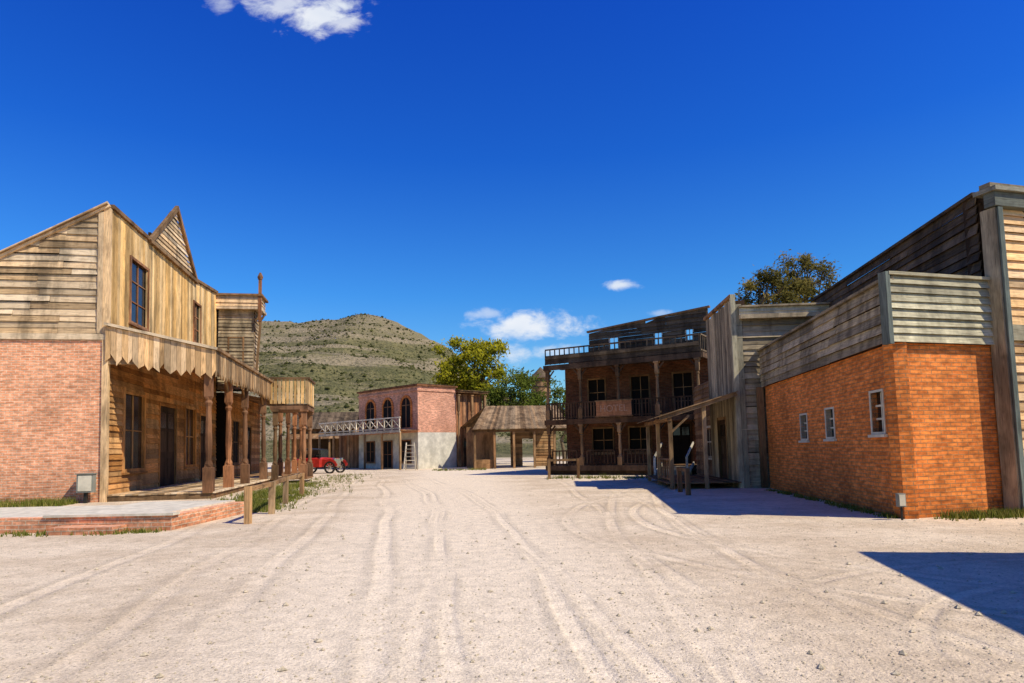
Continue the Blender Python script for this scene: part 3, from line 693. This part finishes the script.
def pair(c,gap): return g.m('ABSOLUTE',g.m('SUBTRACT',c,gap))
tr=[(pair(dist(-1.05,-.15,-.001),.72),.14),(pair(dist(-.1,.01,-.0043),.68),.11),(pair(dist(.6,-.07,-.0025),.7),.10),(pair(dist(1.65,.095,-.002),.66),.11),(pair(dist(-2.9,-.22,.001),.7),.13),(pair(dist(3.7,-.25,.012),.6),.11),(pair(circ(6.5,3.5,4.5,.1),.62),.09),(pair(circ(13,14,11.2,.14),.7),.11),(pair(circ(5.2,1.5,3.0,.14),.6),.09)]
ht=None; ed=None
for d,w in tr:
    b=g.ss(d,w,w*.35); e=g.m('MULTIPLY',g.ss(d,w*2.4,w*1.2),g.ss(d,w*.6,w*1.15))
    ht=b if ht is None else g.m('MAXIMUM',ht,b); ed=e if ed is None else g.m('MAXIMUM',ed,e)
brk=g.m('MULTIPLY',g.ss(g.noise(g.map(ob,(.5,.25,1)),1,2,.5),.36,.6,.15,1.0),g.ss(n2,.2,.55,.5,1.0))
ht=g.m('MULTIPLY',ht,brk); ed=g.m('MULTIPLY',ed,brk)
br=g.m('MULTIPLY',br,g.m('SUBTRACT',1.0,g.m('MULTIPLY',ed,.15))); br=g.m('MULTIPLY',br,g.m('ADD',1.0,g.m('MULTIPLY',ht,.07)))
st=g.m('MULTIPLY',g.ss(vor,.26,.12),g.ss(g.n('ShaderNodeSeparateColor',{0:vcol}).outputs[0],.55,.62)); st=g.m('MULTIPLY',st,g.m('SUBTRACT',1.0,g.m('MULTIPLY',lane,.8)))
col=g.mix(g.m('MULTIPLY',st,.5),col,(.42,.34,.26))
vv=g.n('ShaderNodeCombineColor',{0:br,1:br,2:br}).outputs[0]; col=g.mix(1.0,col,vv,'MULTIPLY')
far=g.ss(Y,90,130); col=g.mix(far,col,(.22,.19,.10))
hgt=g.m('ADD',g.m('ADD',g.m('MULTIPLY',n2,1.0),g.m('MULTIPLY',n3,.6)),g.m('ADD',g.m('MULTIPLY',ht,-.3),g.m('ADD',g.m('MULTIPLY',ed,.35),g.m('MULTIPLY',st,.6))))
finish(g,o,col,.95,hgt,.75,.035,.05,(1.0,.965,.82)); MATS['ground']=m
me=bpy.data.meshes.new('ground'); me.from_pydata([(-3000,-1500,0),(3000,-1500,0),(3000,4500,0),(-3000,4500,0)],[],[(0,1,2,3)]); me.materials.append(m)
scene.collection.objects.link(bpy.data.objects.new('ground',me))
plain('stone',(.56,.47,.37),.9,.4,20)
pb=MB()
for i in range(8000):
    y=3.5+22*random.random()**1.6; x=U(-.85,.85)*y; r=U(.004,.014)*(1+ (random.random()<.06)*1.6)
    c=Vector((x,y,r*.2)); a0=U(0,6)
    P=[c+Vector((math.cos(a0+k*math.pi/2.5)*r*U(.7,1.3),math.sin(a0+k*math.pi/2.5)*r*U(.7,1.3),0)) for k in range(5)]; tp=c+Vector((0,0,r*U(.5,.9)))
    for k in range(5): pb.face([P[k],P[(k+1)%5],tp],'stone')
pb.obj('gravel')
gr=MB()
def grass(n,fn,h0=.06,h1=.2):
    k=0
    while k<n:
        x,y=fn()
        if noise.noise(Vector((x*1.3,y*1.3,5)))<-.12 and random.random()<.85: k+=1; continue
        k+=1
        for q in range(4):
            p=Vector((x+U(-.06,.06),y+U(-.06,.06),0)); a=U(0,6.28); w=Vector((math.cos(a),math.sin(a),0))*.012; hgt_=U(h0,h1); l=Vector((U(-.5,.5),U(-.5,.5),1))*hgt_
            gr.face([p-w,p+w,p+l],'grass',U(0,1))
def strip(x0,y0,x1,y1,w):
    def f():
        t=random.random(); d=Vector((x1-x0,y1-y0)).normalized(); s=random.gauss(0,w); return x0+(x1-x0)*t-d.y*s,y0+(y1-y0)*t+d.x*s
    return f
grass(1900,strip(-6.9,17.5,-8.6,26,.45),.05,.16); grass(1500,strip(-8.2,20,-10.2,33,.5)); grass(2600,strip(-14.2,22.0,-22,20.6,.6),.08,.3)
grass(600,strip(-9.2,18.2,-6.9,17.9,.3)); grass(700,strip(8.0,12.95,10.4,13.6,.16),.05,.18); grass(500,strip(7.3,13.3,8.2,22.5,.06),.04,.12); grass(500,strip(2,34,9,30,.7)); grass(700,strip(-16,13.6,-7,13.6,.15),.03,.12)
grass(600,strip(-8,24,-11,45,1.0)); grass(300,strip(-6,50,-2,50,.8))
gr.obj('grass')

# ------------------------------------------------------------ light & sky
el=math.radians(48); az=Vector((.875,-.484,0)).normalized()
sd=Vector((az.x*math.cos(el),az.y*math.cos(el),math.sin(el)))
ld_=bpy.data.lights.new('sun','SUN'); ld_.energy=5.0; ld_.angle=math.radians(.5); ld_.color=(1,.94,.83)
so=bpy.data.objects.new('sun',ld_); scene.collection.objects.link(so); so.rotation_euler=sd.to_track_quat('Z','Y').to_euler(); so.location=(30,-20,40)
w=bpy.data.worlds.new('World'); scene.world=w; w.use_nodes=True; t=w.node_tree; t.nodes.clear(); g=NG(t)
w.cycles.sampling_method='MANUAL'; w.cycles.sample_map_resolution=256
sky=g.n('ShaderNodeTexSky',sky_type='NISHITA',sun_disc=False,sun_elevation=el,sun_rotation=math.atan2(az.x,az.y),altitude=300,air_density=1.0,dust_density=.3,ozone_density=3.0)
dr=g.n('ShaderNodeTexCoord').outputs['Generated']; s3=g.n('ShaderNodeSeparateXYZ',{0:dr}); dx,dy,dz=s3.outputs[:3]
rp=g.n('ShaderNodeValToRGB',{0:dz}); cr=rp.color_ramp; cr.elements[0].position=0; cr.elements[0].color=(.46,.64,.60,1); cr.elements[1].position=.6; cr.elements[1].color=(.035,.24,.92,1)
e2=cr.elements.new(.22); e2.color=(.15,.48,.82,1); e3=cr.elements.new(.4); e3.color=(.055,.32,.88,1)
skc=g.mix(1.0,sky.outputs[0],rp.outputs[0],'MULTIPLY')
skc=g.mix(1.0,skc,(1.95,1.95,1.95),'MULTIPLY')
yy=g.m('MAXIMUM',dy,.05); px=g.m('DIVIDE',dx,yy); pz=g.m('DIVIDE',dz,yy)
pv=g.n('ShaderNodeCombineXYZ',{0:px,1:g.m('MULTIPLY',pz,1.6),2:0.0}).outputs[0]
nA=g.noise(pv,26,6,.62,.3); nB=g.noise(pv,7,3,.6)
clouds=[(-.285,.675,.085,.04,1),(-.345,.69,.06,.03,.8),(-.255,.66,.05,.022,.8),(-.44,.695,.03,.02,.5),(.028,.180,.10,.026,1),(-.03,.2,.04,.012,.5),(.164,.239,.034,.0095,.95),(-.0,.137,.035,.02,.8),(.065,.142,.04,.014,.7),(.222,.195,.022,.007,.4)]
tot=None
for cx,cz,rx,rz,st_ in clouds:
    a=g.m('DIVIDE',g.m('SUBTRACT',px,cx),rx); b=g.m('DIVIDE',g.m('SUBTRACT',pz,cz),rz)
    d=g.m('SQRT',g.m('ADD',g.m('MULTIPLY',a,a),g.m('MULTIPLY',b,b)))
    v=g.m('ADD',g.m('SUBTRACT',1.0,d),g.m('MULTIPLY',g.m('SUBTRACT',nA,.5),2.0)); v=g.ss(v,.0,.85,0,st_)
    v=g.m('MULTIPLY',v,g.ss(d,1.5,1.0)); tot=v if tot is None else g.m('MAXIMUM',tot,v)
tot=g.m('MULTIPLY',tot,g.ss(dy,.05,.15))
skc=g.mix(g.m('MULTIPLY',tot,.93),skc,g.mix(g.ss(nB,.3,.7),(9.3,9.5,9.8),(7.5,8.2,9.2)))
bg=g.n('ShaderNodeBackground',{0:skc,1:.1}); ow=g.n('ShaderNodeOutputWorld',{0:bg.outputs[0]})

# ------------------------------------------------------------ camera
cd=bpy.data.cameras.new('camera'); cd.sensor_width=36; cd.lens=683/1024*36; cd.shift_y=.046; cd.clip_end=8000; cd.clip_start=.05
co=bpy.data.objects.new('camera',cd); scene.collection.objects.link(co)
co.matrix_world=Matrix.Translation((0,0,1.5))@Matrix.Rotation(math.radians(95),4,'X')@Matrix.Rotation(math.radians(-1.2),4,'Z')
scene.camera=co
